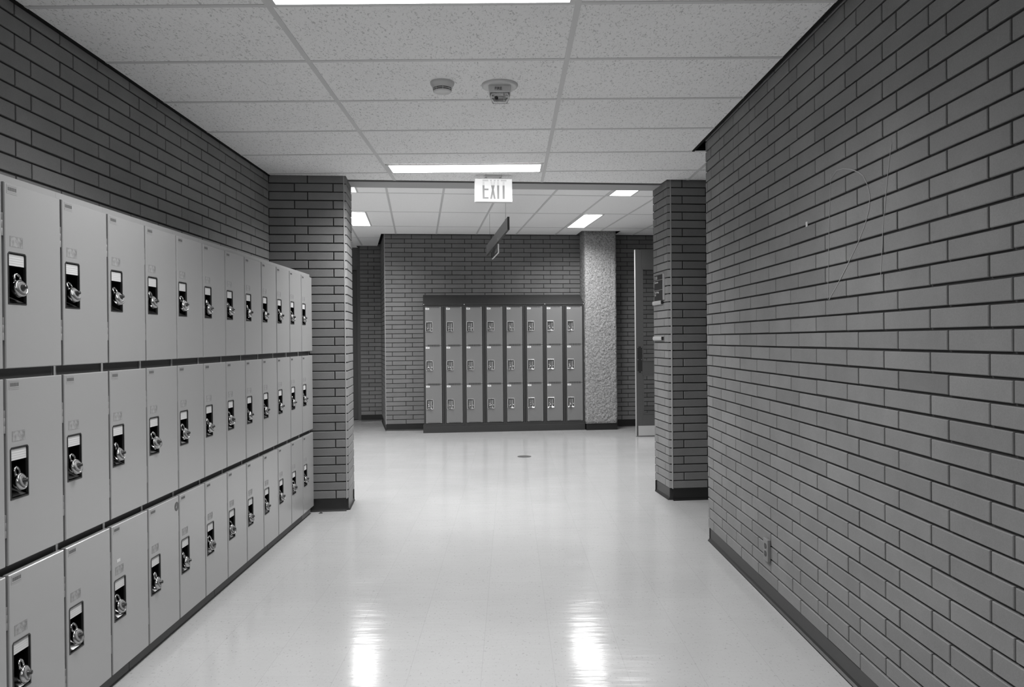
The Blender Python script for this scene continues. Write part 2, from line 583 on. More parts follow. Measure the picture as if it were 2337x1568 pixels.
# ------------------------------------------------------------------ floor
b = MB()
b.poly([(-8.5, Y_BACK - 0.2, 0), (7.5, Y_BACK - 0.2, 0), (7.5, 15.5, 0), (-8.5, 15.5, 0)], 'floor')
struct(b.build('floor'))

# ------------------------------------------------------------------ ceilings
TX, TW, TY, TD = -0.9357, 1.2176, 3.0610, 0.61117
V_EDGE = -5.36
b = MB()
def front_y(x, v=V_EDGE):
    return line_v_at_x(v, x)[0]
xe0, xe1 = XL + 0.004, XR - 0.0225
yj = 5.485
c_front_l = line_v_at_x(PV - 0.004, xe0)[0]
pts_main = [(xe0, Y_BACK + 0.02), (xe1, Y_BACK + 0.02), (xe1, yj), (3.58, yj), (3.58, line_v_at_x(PV - 0.02, 3.58)[0])]
q = far(2.650, PV - 0.02); pts_main.append((q.x, q.y))
q = far(2.650, V_EDGE); pts_main.append((q.x, q.y))
q = far(0.018, V_EDGE); pts_main.append((q.x, q.y))
q = far(0.018, PV - 0.004); pts_main.append((q.x, q.y))
pts_main.append((xe0, c_front_l))
vb = [(x, y, H_NEAR) for x, y in pts_main]
b.poly(vb[::-1], 'tile_near')
n = len(vb)
for i in range(n):      # the tiles' edge, seen from the reveal
    p0, p1 = vb[i], vb[(i + 1) % n]
    b.poly([p0, p1, (p1[0], p1[1], H_NEAR + 0.018), (p0[0], p0[1], H_NEAR + 0.018)], 'black')
ceil = struct(b.build('ceiling'))
# dark void above the reveal
b = MB()
b.poly([(XL - 0.2, Y_BACK - 0.2, 2.745), (XL - 0.2, front_y(XL - 0.2, -5.25), 2.745), (3.7, front_y(3.7, -5.25), 2.745), (3.7, Y_BACK - 0.2, 2.745)], 'black')
b.build('ceiling_void', ceil)
b = MB()
b.box((xe1 - 0.003, Y_BACK + 0.03, H_NEAR - 0.006), (xe1 + 0.013, yj, H_NEAR + 0.02), 'black')
b.box((XL - 0.001, Y_BACK + 0.03, H_NEAR - 0.008), (XL + 0.014, yl - 0.002, H_NEAR + 0.02), 'black')
b.build('edge_angle', ceil)
# wall angle and tees
b = MB()
zt0, zt1 = H_NEAR - 0.0035, H_NEAR + 0.001
def near_front(x):
    u = (x - C0.x - V_EDGE * EY.x) / EX.x
    if 0.02 < u < 2.645:
        return front_y(x)
    return line_v_at_x(PV - 0.02, x)[0]
for k in range(-0, 4):
    x = TX + (k - 0) * TW
    if x > 3.5: continue
    ya = Y_BACK + 0.03 if x < xe1 else yj
    b.box((x - 0.012, ya, zt0), (x + 0.012, near_front(x) - 0.004, zt1), 'tee')
for k in range(-13, 6):
    y = TY + k * TD
    if y < Y_BACK + 0.05: continue
    x1 = xe1 if y < yj + 0.01 else 3.56
    b.box((xe0 + 0.002, y - 0.012, zt0 + 0.0012), (x1 - 0.002, y + 0.012, zt1), 'tee')
b.build('ceiling_grid', ceil)

# soffit across the opening
b = MB(FAR)
b.box((0.0, -5.305, H_NEAR - 0.004), (2.68, PB, H_FAR + 0.1), 'soffit')
struct(b.build('beam_soffit'))
# bulkhead above the piers, closing the step up to the hall's ceiling
b = MB(FAR)
b.box((-5.3, PV + 0.05, 2.66), (0.012, PB + 0.001, 3.05), 'soffit')
b.box((2.672, PV + 0.05, 2.66), (5.0, PB + 0.001, 3.05), 'soffit')
struct(b.build('beam_bulkhead'))

# hall ceiling: main face with a recess around the column and along the wall
b = MB(FAR)
z = H_FAR
RV = -0.035
poly_far = [(-5.18, PB + 0.002), (4.72, PB + 0.002), (4.72, RV), (3.515, RV), (3.515, -0.47), (2.925, -0.47), (2.925, RV), (-0.045, RV), (-0.200, 1.47), (-0.55, 1.47), (-0.55, 1.72), (-5.18, 1.72)]
b.poly([(x, y, z) for x, y in poly_far], 'tile_far')
n = len(poly_far)
for i in range(n):
    p0, p1 = poly_far[i], poly_far[(i + 1) % n]
    b.poly([(p0[0], p0[1], z), (p1[0], p1[1], z), (p1[0], p1[1], z + 0.02), (p0[0], p0[1], z + 0.02)], 'black')
hc = struct(b.build('ceiling_hall'))
b = MB(FAR)
b.poly([(-5.4, PB - 0.1, z + 0.05), (4.9, PB - 0.1, z + 0.05), (4.9, 0.15, z + 0.05), (-5.4, 0.15, z + 0.05)], 'black')
b.poly([(-5.4, 0.15, z + 0.05), (0.1, 0.15, z + 0.05), (0.1, 1.9, z + 0.05), (-5.4, 1.9, z + 0.05)], 'black')
b.build('ceiling_void', hc)
# its grid runs at a slightly different angle; laid out from the tee crossing seen by the light panels
THG = math.radians(6.7)
GX = Vector((math.cos(THG), math.sin(THG), 0)); GY = Vector((-math.sin(THG), math.cos(THG), 0))
SCALE = (H_FAR - CAM_H) / (2.945 - CAM_H)
G0 = Vector((-1.581 * SCALE, 10.742 * SCALE, 0))
GW, GD = 0.6045, 1.235
FINV = FAR.inverted()
def clip_line(p, d, poly):
    """intervals of the line p+t*d inside the polygon (hall frame 2d)"""
    ts = []
    n = len(poly)
    for i in range(n):
        a = Vector(poly[i]); c = Vector(poly[(i + 1) % n])
        e = c - a
        det = d.x * (-e.y) + e.x * d.y
        if abs(det) < 1e-9: continue
        w = a - p
        t_ = (w.x * (-e.y) + e.x * w.y) / det
        s_ = (d.x * w.y - d.y * w.x) / det
        if 0 <= s_ < 1: ts.append(t_)
    ts.sort()
    return [(ts[i], ts[i + 1]) for i in range(0, len(ts) - 1, 2)]
b = MB()
R3 = FINV.to_3x3()
def tee_far(p3, d3, half, dz):
    p2 = (FINV @ p3).to_2d(); dd = (R3 @ d3).to_2d()
    nrm = Vector((-d3.y, d3.x, 0))
    for t0, t1 in clip_line(p2, dd, poly_far):
        if t1 - t0 < 0.05: continue
        a, c = p3 + d3 * (t0 + 0.004), p3 + d3 * (t1 - 0.004)
        b.prism([tuple((a - nrm * half).to_2d()), tuple((c - nrm * half).to_2d()), tuple((c + nrm * half).to_2d()), tuple((a + nrm * half).to_2d())], H_FAR - 0.004 + dz, H_FAR + 0.001, 'tee')
for k in range(-9, 12):
    tee_far(G0 + GX * GW * k, GY, 0.012, 0.0)
for k in range(-6, 3):
    tee_far(G0 + GY * GD * k, GX, 0.011, 0.0012)
b.build('ceiling_grid', hc)

# ------------------------------------------------------------------ lamps
def lamp(name, loc, rz, lx, ly, lens, label, group, power=1.0):
    r = empty(name, loc, (0, 0, rz))
    tag(r, label, 'ceiling light', group)
    f = MB()
    hx, hy = lx / 2, ly / 2
    w = 0.022
    z0, z1 = -0.0075, -0.0035
    for a, c in (((-hx, -hy), (hx, -hy + w)), ((-hx, hy - w), (hx, hy)), ((-hx, -hy + w), (-hx + w, hy - w)), ((hx - w, -hy + w), (hx, hy - w))):
        f.box((a[0], a[1], z0), (c[0], c[1], z1), 'frame_light')
    f.build('lamp_frame', r)
    l = MB()
    l.box((-hx + w, -hy + w, -0.0062), (hx - w, hy - w, -0.004), lens)
    l.build('lamp_lens', r)
    ad = bpy.data.lights.new('lamp_light', 'AREA')
    ad.shape = 'RECTANGLE'
    ad.size, ad.size_y = lx - 2 * w, ly - 2 * w
    ad.energy, sp = (WATT_NEAR, SPREAD_NEAR) if lens == 'lens_near' else (WATT_FAR, SPREAD_FAR)
    ad.energy *= power
    ad.spread = math.radians(sp)
    ao = bpy.data.objects.new('lamp_light', ad)
    COL.objects.link(ao)
    ao.parent = r
    ao.location = (0, 0, -0.012)
    return r
xm = TX + TW / 2
near_y = [TY + 5 * TD - 0.1495, TY - 0.1495, TY - 5 * TD - 0.1495, TY - 10 * TD - 0.1495]
lab = ['long fluorescent ceiling panel just in front of the exit sign', 'long fluorescent ceiling panel cut off by the top edge of the photo',
       'long fluorescent ceiling panel straight above the viewer', 'long fluorescent ceiling panel behind the viewer']
for y, l_ in zip(near_y, lab):
    lamp('ceiling_light', (xm, y, H_NEAR), 0, 1.19, 0.298, 'lens_near', l_, 'fluorescent panels in the corridor ceiling', 1.25 if y > 5 else 0.97)
hall = [(0, -1, 'hall ceiling light panel half hidden behind the top of the left brick pier'),
        (0, -3, 'hall ceiling light panel showing as a thin sliver beside the grey beam'),
        (5, -1, 'slanting hall ceiling light panel just above and left of the stone column'),
        (-3, -1, 'hall ceiling light panel out of sight behind the left brick pier, nearer the door'),
        (-3, -3, 'hall ceiling light panel out of sight behind the left brick pier, nearer the corridor'),
        (5, -3, 'hall ceiling light panel cut by the grey beam near the right brick pier')]
for ku, kv, l_ in hall:
    p = G0 + GX * (GW * (ku - 1) + 0.158) + GY * (GD * (kv + 0.5))
    lamp('ceiling_light', (p.x, p.y, H_FAR), THG, 0.285, GD - 0.05, 'lens_far', l_, 'fluorescent panels in the hall ceiling')

# ------------------------------------------------------------------ pale lockers on the left
XD = -1.560            # front of the doors
PITCH_Y, Y_FIRST = 0.3117, 2.722 - 0.3117 * 2
DW = 0.298
TIERS = [(0.066, 0.642), (0.673, 1.254), (1.284, 1.868)]
DH = 0.580

def slab_with_hole(mb, x0, x1, w, h, hole, m, inner):
    """door in local coords: x depth (front x1), y across 0..w, z 0..h; hole = (ya, yb, za, zb)"""
    ya, yb, za, zb = hole
    e = 0.0025
    ys = [e, ya, yb, w - e]; zs = [e, za, zb, h - e]
    for i in range(3):
        for j in range(3):
            if i == 1 and j == 1: continue
            mb.poly([(x1, ys[i], zs[j]), (x1, ys[i + 1], zs[j]), (x1, ys[i + 1], zs[j + 1]), (x1, ys[i], zs[j + 1])], m)
    O = [(0, 0), (w, 0), (w, h), (0, h)]
    I = [(e, e), (w - e, e), (w - e, h - e), (e, h - e)]
    for k in range(4):
        a, c = O[k], O[(k + 1) % 4]; p, q = I[k], I[(k + 1) % 4]
        mb.poly([(x1 - e, *a), (x1 - e, *c), (x1, *q), (x1, *p)], m)
        mb.poly([(x0, *a), (x0, *c), (x1 - e, *c), (x1 - e, *a)], m)
    bz, by = [0, za, zb, h], [0, ya, yb, w]
    for i in range(3):
        for j in range(3):
            if i == 1 and j == 1: continue
            mb.poly([(x0, by[i], bz[j]), (x0, by[i], bz[j + 1]), (x0, by[i + 1], bz[j + 1]), (x0, by[i + 1], bz[j])], m)
    Hh = [(ya, za), (yb, za), (yb, zb), (ya, zb)]
    for k in range(4):
        a, c = Hh[k], Hh[(k + 1) % 4]
        mb.poly([(x1, *a), (x0 + 0.001, *a), (x0 + 0.001, *c), (x1, *c)], inner)

def pale_door(parent, z):
    # local frame: origin at the door's lower left front corner
    o_mb = MB()
    h = DH
    ptop, pbot = h - 0.216, h - 0.378
    hole = (0.0165, 0.1000, pbot + 0.003, ptop - 0.003)
    slab_with_hole(o_mb, -0.019, 0.0, DW, h, hole, 'pale', 'pocket')
    d = o_mb.build('door', parent, loc=(0, 0, z))
    # pocket: black pan behind the hole with a sloping sill
    p = MB()
    ya, yb, za, zb = hole
    xb = -0.046
    p.poly([(xb, ya, za), (xb, yb, za), (xb, yb, zb), (xb, ya, zb)], 'pocket')
    for a, c in (((ya, za), (ya, zb)), ((ya, zb), (yb, zb)), ((yb, zb), (yb, za)), ((yb, za), (ya, za))):
        p.poly([(xb, *a), (xb, *c), (-0.002, *c), (-0.002, *a)], 'pocket')
    p.faces([(xb + 0.001, ya + 0.002, za + 0.030), (xb + 0.001, yb - 0.002, za + 0.022), (-0.004, yb - 0.002, za + 0.003), (-0.004, ya + 0.002, za + 0.003)], [(0, 1, 2, 3)], 'steel')
    p.box((xb, 0.045, za + 0.085), (xb + 0.022, 0.052, za + 0.095), 'steel')
    p.build('recessed_pocket', d)
    r = MB()
    y0, y1, z0, z1 = 0.0125, 0.1040, pbot - 0.001, ptop + 0.001
    w = 0.0042
    ch = 0.006
    outer = [(y0, z0), (y1, z0), (y1, z1 - ch), (y1 - ch, z1), (y0 + ch, z1), (y0, z1 - ch)]
    inner = [(y0 + w, z0 + w), (y1 - w, z0 + w), (y1 - w, z1 - ch - w * .5), (y1 - ch - w * .5, z1 - w), (y0 + ch + w * .5, z1 - w), (y0 + w, z1 - ch - w * .5)]
    n = 6
    for i in range(n):
        j = (i + 1) % n
        r.poly([(0.0016, *outer[i]), (0.0016, *outer[j]), (0.0016, *inner[j]), (0.0016, *inner[i])], 'rim')
        r.poly([(-0.001, *outer[i]), (-0.001, *outer[j]), (0.0016, *outer[j]), (0.0016, *outer[i])], 'rim')
        r.poly([(0.0016, *inner[i]), (0.0016, *inner[j]), (-0.006, *inner[j]), (-0.006, *inner[i])], 'rim')
    r.build('pocket_rim', d)
    c = MB()
    c.box((-0.006, 0.0175, ptop - 0.0415), (-0.003, 0.0985, ptop - 0.0055), 'card')
    for k in range(4):
        zz = ptop - 0.012 - k * 0.0075
        c.box((-0.003, 0.0195, zz), (-0.0026, 0.0965, zz + 0.0012), 'cardline')
    c.build('name_card', d)
    s = MB()
    s.box((-0.0002, 0.024, h - 0.198), (0.0005, 0.088, h - 0.165), 'sticker')
    for a, bb in (((0.024, h - 0.198), (0.0248, h - 0.165)), ((0.0872, h - 0.198), (0.088, h - 0.165)), ((0.024, h - 0.1658), (0.088, h - 0.165))):
        s.box((0.0004, *a), (0.0007, *bb), 'hingemetal')
    s.build('number_sticker', d)
    l = MB()
    l.box((-0.0002, 0.011, h - 0.034), (0.0006, 0.063, h - 0.005), 'pale')
    rnd = random.Random(4)
    l.box((0.0005, 0.013, h - 0.0105), (0.0008, 0.060, h - 0.0085), 'hingemetal')
    yy = 0.015
    while yy < 0.058:
        wv = rnd.choice((0.0009, 0.0014, 0.002))
        l.box((0.0005, yy, h - 0.0245), (0.0008, yy + wv, h - 0.013), 'ink')
        yy += wv + rnd.choice((0.0008, 0.0012))
    l.box((0.0005, 0.013, h - 0.030), (0.0008, 0.060, h - 0.028), 'hingemetal')
    l.build('barcode_label', d)
    for zz in (h - 0.168, h - 0.492):
        k = MB()
        k.lathe([(0.0048, 0), (0.0048, 0.0225), (0.0040, 0.0235), (0.0048, 0.0245), (0.0048, 0.047), (0.0040, 0.048), (0.0048, 0.049), (0.0048, 0.071)], 'hingemetal', Matrix.Translation((-0.007, -0.0068, zz)), 10)
        k.build('hinge', d)
    return d

def pale_locker():
    r = empty('locker')
    b = MB()
    x_in = -0.028
    # carcass in local coords: origin at the column's lower left front (door front plane)
    b.box((x_in, -0.0066, 0.06), (-0.338, 0.0005, 1.886), 'pale_edge')
    b.box((x_in, DW - 0.0005, 0.06), (-0.338, DW + 0.0066, 1.886), 'pale_edge')
    b.box((-0.330, 0, 0.06), (-0.338, DW, 1.886), 'pale_edge')
    b.box((-0.018, -0.0066, 1.868), (-0.338, DW + 0.0066, 1.891), 'pale_edge')
    b.box((-0.021, -0.0064, 0.06), (-0.338, DW + 0.0064, 0.066), 'pale_edge')
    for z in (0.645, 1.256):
        b.box((-0.033, 0.002, z - 0.010), (-0.33, DW - 0.002, z + 0.034), 'gap_shade')  # recessed rails, coloured dark to stand for the shaded gap
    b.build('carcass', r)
    for z0, z1 in TIERS:
        pale_door(r, z0 + (z1 - z0 - DH) / 2)
    return r

ORD = ['end', 'second', 'third', 'fourth', 'fifth', 'sixth', 'seventh', 'eighth', 'ninth', 'tenth', 'eleventh', 'twelfth', 'thirteenth', 'fourteenth']
def col_phrase(k):     # k counted from the pier
    return 'next to the brick pier' if k == 0 else ORD[k] + ' from the brick pier'
proto = pale_locker()
NCOL = 13              # twelve in full view and one as a sliver at the frame's edge
lockers = []
for k in range(NCOL):
    o = proto if k == 0 else copy_tree(proto)
    i = 12 - k         # index along y from the one nearest to the camera in view
    o.location = (XD, Y_FIRST + PITCH_Y * i, 0)
    extra = ''
    if k == 8: extra = ', round dark sticker on its bottom door'
    if k == 9: extra = ', small white tag on its bottom door'
    tag(o, 'pale three-door locker column ' + col_phrase(k) + extra, 'locker', 'pale lockers along the left wall')
    lockers.append(o)
# marks that only some doors carry
def bottom_door(o):
    return min((c for c in o.children if c.name.split('.')[0] == 'door'), key=lambda c: c.location.z)
s = MB()
s.lathe([(0.021, 0), (0.021, 0.0008)], 'sticker_disc', Matrix.Rotation(math.radians(90), 4, 'Y'), 28, False)
for ang in (80, 205, 262):
    a = math.radians(ang)
    dy, dz = math.cos(a), math.sin(a)
    L = 0.016
    s.poly([(0.0012, 0.0017 * -dz, 0.0017 * dy), (0.0012, L * dy, L * dz), (0.0012, 0.0017 * dz, -0.0017 * dy)], 'card')
rs = s.build('round_sticker', bottom_door(lockers[8]), loc=(0, 0.276, DH - 0.045))
rs['label'] = 'dark round sticker with a pale three-armed mark'
s = MB(); s.box((0, 0.036, DH - 0.150), (0.0008, 0.062, DH - 0.138), 'card')
s.build('white_tag', bottom_door(lockers[9]))

# plinth under the pale lockers
pl = empty('locker_plinth', (XD - 0.030, 0, 0))
tag(pl, 'long dark plinth under the pale lockers on the left', 'plinth')
bounds = [1.2, 2.28, 3.22, 4.15, 5.06, 5.90, 6.15]
for k in range(6):
    b = MB()
    b.box((-0.02, bounds[k] + 0.001, 0), (0.0, bounds[k + 1] - 0.001, 0.059), 'plinth_light' if k == 5 else 'plinth')
    b.box((0.0, bounds[k] + 0.001, 0), (0.004, bounds[k + 1] - 0.001, 0.006), 'base')
    o = b.build('plinth_board', pl, 0.0015)
    if k == 5: o['label'] = 'short lighter grey end board'

# ------------------------------------------------------------------ padlocks
def padlock():
    # local: x out of the door, z up, origin at the middle of the round case
    r = empty('padlock')
    RX = Matrix.Rotation(math.radians(90), 4, 'Y')
    b = MB()
    b.lathe([(0.0001, -0.010), (0.021, -0.010), (0.0245, -0.0075), (0.0245, 0.0060), (0.0225, 0.0090), (0.0195, 0.0098), (0.0190, 0.0088), (0.0001, 0.0088)], 'chrome', RX, 36, True, False)
    b.build('case', r)
    d = MB()
    d.lathe([(0.0185, 0.0088), (0.0185, 0.0100), (0.0165, 0.0112), (0.0001, 0.0114)], 'dialgrey', RX, 32, False, False)
    for i in range(40):
        a = 2 * math.pi * i / 40
        r0, r1 = (0.0125 if i % 5 == 0 else 0.0142), 0.0162
        w = 0.0003
        ca, sa = math.cos(a), math.sin(a)
        d.poly([(0.0116, r0 * ca - w * sa, r0 * sa + w * ca), (0.0116, r1 * ca - w * sa, r1 * sa + w * ca), (0.0116, r1 * ca + w * sa, r1 * sa - w * ca), (0.0116, r0 * ca + w * sa, r0 * sa - w * ca)], 'card')
    d.build('dial', r)
    kn = MB()
    prof = []
    kn.lathe([(0.0090, 0.0112), (0.0090, 0.0130), (0.0062, 0.0142), (0.0062, 0.0215), (0.0052, 0.0225), (0.0001, 0.0227)], 'dial', RX, 20, True, False)
    kn.build('knob', r)
    s = MB()
    path = [(0, -0.0115, 0.014), (0, -0.0115, 0.032)]
    for i in range(1, 12):
        a = math.pi - math.pi * i / 12
        path.append((0, 0.0115 * math.cos(a), 0.032 + 0.0115 * math.sin(a)))
    path += [(0, 0.0115, 0.032), (0, 0.0115, 0.014)]
    s.tube([(x - 0.001, y, z) for x, y, z in path], 0.0038, 'chrome', 10)
    s.build('shackle', r)
    return r

TIERW = ['bottom', 'middle', 'top']
pp = padlock()
first = True
rl = random.Random(12)
for k in range(12):
    for ti in range(3):
        o = pp if first else copy_tree(pp)
        first = False
        o.scale = (1.1, 1.1, 1.1)
        z0, z1 = TIERS[ti]
        ztop = z0 + (z1 - z0 - DH) / 2 + DH
        yy = Y_FIRST + PITCH_Y * (12 - k)
        o.location = (XD + 0.004 + rl.uniform(-0.003, 0.004), yy + 0.057 + rl.uniform(-0.006, 0.005), ztop - 0.330 + rl.uniform(-0.004, 0.004))
        o.rotation_euler = (math.radians(rl.uniform(-12, 12)), math.radians(-18 + rl.uniform(-7, 7)), math.radians(rl.uniform(-16, 16)))
        tag(o, 'steel padlock on the %s door of the pale column %s' % (TIERW[ti], col_phrase(k)), 'padlock', 'dial padlocks on the pale lockers')

# ------------------------------------------------------------------ grey lockers on the far wall
FU0, UW = 0.572, 0.601
FV = -0.335
def grey_unit():
    # local: x = across (u), y = depth (v, front at 0), z up
    r = empty('locker_unit')
    b = MB()
    b.box((0.002, 0.022, 0.098), (UW - 0.002, 0.325, 1.882), 'lockdark')
    for a, c in ((0.0, 0.0225), (0.273, 0.2975), (0.3025, 0.327), (0.5745, UW)):
        b.box((a + 0.001, 0.0, 0.098), (c, 0.03, 1.882), 'lockdark')
    b.box((0.0012, 0.0008, 1.860), (UW - 0.0012, 0.03, 1.8815), 'lockdark')
    b.box((0.0012, 0.0008, 0.0985), (UW - 0.0012, 0.03, 0.134), 'lockdark')
    b.box((0.297, 0.008, 0.13), (0.303, 0.03, 1.86), 'rim')
    b.build('carcass', r)
    for c0 in (0.0275, 0.3315):
        for ti, (z0, z1) in enumerate(((0.140, 0.711), (0.715, 1.282), (1.286, 1.856))):
            w, h = 0.2395, z1 - z0
            d = MB()
            # door built with x as depth, then turned: use the same routine in swapped axes
            t_ = MB()
            slab_with_hole(t_, -0.018, 0.001, w, h, (0.014, 0.108, h - 0.362, h - 0.220), 'lockgrey', 'steel')
            d.faces([(y, -x, z) for x, y, z in t_.v], t_.f, 'lockgrey')
            d.mi = [d.slot(t_.mats[i]) for i in t_.mi]
            dd = d.build('door', r, loc=(c0, 0, z0))
            for zz in (h - 0.016, 0.0):
                v = MB()
                for i in range(13):
                    y0 = 0.036 + i * 0.0138
                    v.box((y0, -0.0022, zz + 0.001), (y0 + 0.0062, -0.0008, zz + 0.015), 'rim')
                v.build('vent_slots', dd)
            l = MB()
            l.box((0.008, -0.002, h - 0.041), (0.062, -0.0008, h - 0.016), 'paper')
            l.box((0.020, -0.0024, h - 0.031), (0.050, -0.0019, h - 0.026), 'ink')
            l.build('number_label', dd)
            p = MB()
            a0, a1, q0, q1 = 0.008, 0.113, h - 0.370, h - 0.212
            w0 = 0.007
            p.faces([(a0, -0.0012, q1), (a1, -0.0012, q1), (a1 - 0.006, -0.009, q1 - 0.005), (a0 + 0.006, -0.009, q1 - 0.005), (a1 - 0.006, -0.0012, q1 - 0.014), (a0 + 0.006, -0.0012, q1 - 0.014)], [(0, 1, 2, 3), (3, 2, 4, 5), (0, 3, 5), (1, 4, 2)], 'bezel')
            p.faces([(a0, -0.0012, q0), (a1, -0.0012, q0), (a1 - 0.006, -0.008, q0 + 0.004), (a0 + 0.006, -0.008, q0 + 0.004), (a1 - 0.006, -0.0012, q0 + 0.011), (a0 + 0.006, -0.0012, q0 + 0.011)], [(1, 0, 3, 2), (2, 3, 5, 4), (3, 0, 5), (2, 4, 1)], 'bezel')
            p.box((a0, -0.0040, q0 + 0.010), (a0 + w0, -0.0008, q1 - 0.014), 'alu')
            p.box((a1 - w0, -0.0040, q0 + 0.010), (a1, -0.0008, q1 - 0.014), 'alu')
            # pan
            p.poly([(a0 + 0.004, 0.017, q0 + 0.006), (a1 - 0.004, 0.017, q0 + 0.006), (a1 - 0.004, 0.013, q1 - 0.01), (a0 + 0.004, 0.013, q1 - 0.01)], 'pan')
            p.box((a0 + 0.010, -0.001, q1 - 0.024), (a1 - 0.010, 0.014, q1 - 0.017), 'rim')
            p.box((a0 + 0.008, 0.006, q0 + 0.012), (a0 + 0.020, 0.0165, q1 - 0.03), 'rim')
            p.box((a1 - 0.022, 0.004, q0 + 0.012), (a1 - 0.010, 0.0165, q1 - 0.035), 'rim')
            p.box((a1 - 0.029, 0.000, q0 + 0.012), (a1 - 0.0225, 0.0165, q1 - 0.03), 'alu')
            p.lathe([(0.009, 0), (0.007, 0.006), (0.0005, 0.009)], 'chrome', Matrix.Translation((a1 - 0.017, 0.004, q0 + 0.055)) @ Matrix.Rotation(math.radians(90), 4, 'X'), 12)
            p.poly([(a0 + 0.012, -0.0015, q0 + 0.010), (a1 - 0.012, -0.0015, q0 + 0.010), (a1 - 0.012, 0.016, q0 + 0.030), (a0 + 0.012, 0.016, q0 + 0.022)], 'bezel')
            p.build('latch_pocket', dd)
    return r
ulab = ['grey six-door locker unit at the left end of the far bank', 'grey six-door locker unit second from the left in the far bank',
        'grey six-door locker unit third from the left in the far bank', 'grey six-door locker unit at the right end of the far bank beside the stone column']
gu = grey_unit()
for k in range(4):
    o = gu if k == 0 else copy_tree(gu)
    o.location = far(FU0 + UW * k, FV)
    o.rotation_euler = (0, 0, FROT)
    tag(o, ulab[k], 'locker', 'grey lockers on the far wall')
# sloping top and plinth
hd = empty('metal_hood', far(FU0, FV)); hd.rotation_euler = (0, 0, FROT)
tag(hd, 'dark sloping metal hood over the far grey lockers', 'hood')
b = MB()
Lh = 4 * UW
pr = [(-0.006, 1.8845), (-0.006, 1.897), (0.325, 2.050), (0.325, 1.8845)]
vs = [(0, y, z) for y, z in pr] + [(Lh, y, z) for y, z in pr]
b.faces(vs, [(0, 1, 2, 3)[::-1], (4, 5, 6, 7), (0, 4, 5, 1), (1, 5, 6, 2), (2, 6, 7, 3), (3, 7, 4, 0)], 'lockdark')
b.build('sloping_panel', hd, 0.002)
b = MB()
for x in (0.012, UW + 0.004, 3 * UW + 0.004, Lh - 0.01):
    b.lathe([(0.007, 0), (0.005, 0.003), (0.0005, 0.004)], 'alu', Matrix.Translation((x, -0.006, 1.890)) @ Matrix.Rotation(math.radians(90), 4, 'X'), 10)
b.build('screw', hd)
pb = MB()
pb.box((-0.012, -0.010, 0), (Lh, 0.325, 0.097), 'lockdark')
o = pb.build('locker_plinth', None, 0.002)
o.location = far(FU0, FV); o.rotation_euler = (0, 0, FROT)
tag(o, 'dark box plinth under the far grey lockers', 'plinth')
# their padlocks
for k in range(8):
    for ti, z1 in enumerate((0.711, 1.282, 1.856)):
        o = copy_tree(pp)
        u = FU0 + UW * (k // 2) + (0.0275 if k % 2 == 0 else 0.3315)
        p = far(u + 0.050 + rl.uniform(-0.004, 0.004), FV - 0.013, z1 - 0.334 + rl.uniform(-0.004, 0.004))
        o.location = p
        o.scale = (1, 1, 1)
        o.rotation_euler = (math.radians(rl.uniform(10, 24)), math.radians(-6), FROT - math.pi / 2 + math.radians(rl.uniform(-8, 8)))
        place = ['at the left end', 'second from the left', 'third from the left', 'fourth from the left',
                 'fourth from the stone column', 'third from the stone column', 'second from the stone column', 'beside the stone column'][k]
        tag(o, 'padlock on the %s door of the grey column %s' % (TIERW[ti], place), 'padlock', 'padlocks on the far grey lockers')

# ------------------------------------------------------------------ stone column
def stone_column():
    b = MB(FAR)
    u0, u1, v0, v1 = 2.974, 3.462, -0.415, -0.004
    z0, z1 = 0.100, 3.0
    rc = 0.035
    # perimeter as a rounded rectangle, sampled
    per = []
    def seg(a, c, n):
        for i in range(n):
            t_ = i / n
            per.append((a[0] + (c[0] - a[0]) * t_, a[1] + (c[1] - a[1]) * t_))
    def arc(cx, cy, a0, n=6):
        for i in range(n):
            a = math.radians(a0 + 90 * i / n)
            per.append((cx + rc * math.cos(a), cy + rc * math.sin(a)))
    st = 0.011
    seg((u0 + rc, v0), (u1 - rc, v0), int((u1 - u0) / st)); arc(u1 - rc, v0 + rc, -90)
    seg((u1, v0 + rc), (u1, v1 - rc), int((v1 - v0) / st)); arc(u1 - rc, v1 - rc, 0)
    seg((u1 - rc, v1), (u0 + rc, v1), 6); arc(u0 + rc, v1 - rc, 90)
    seg((u0, v1 - rc), (u0, v0 + rc), int((v1 - v0) / st)); arc(u0 + rc, v0 + rc, 180)
    n = len(per)
    cx, cy = (u0 + u1) / 2, (v0 + v1) / 2
    from mathutils import noise
    rows = int((z1 - z0) / st)
    vs, fs = [], []
    for j in range(rows + 1):
        z = z0 + (z1 - z0) * j / rows
        for x, y in per:
            d = Vector((x - cx, y - cy)).normalized()
            q = 0.008 * noise.noise(Vector((x * 40, y * 40, z * 40))) + 0.003 * noise.noise(Vector((x * 130, y * 130, z * 130 + 9)))
            if z < z0 + 0.03: q -= 0.012 * (1 - (z - z0) / 0.03)
            vs.append((x + d.x * (q - 0.003), min(y + d.y * (q - 0.003), -0.002), z))
    for j in range(rows):
        for i in range(n):
            k = (i + 1) % n
            fs.append((j * n + i, j * n + k, (j + 1) * n + k, (j + 1) * n + i))
    b.faces(vs, fs, 'stone', 1.0, True)
    b.faces([(x, y, z0) for x, y in per], [tuple(range(n))[::-1]], 'stone')
    o = struct(b.build('column_stone'), 'square column of rough exposed aggregate')
    bb = MB(FAR)
    bb.box((u0 + 0.012, v0 + 0.010, 0), (u1 - 0.006, v1 - 0.01, 0.098), 'base')
    struct(bb.build('baseboard_column', None, 0.006))
stone_column()

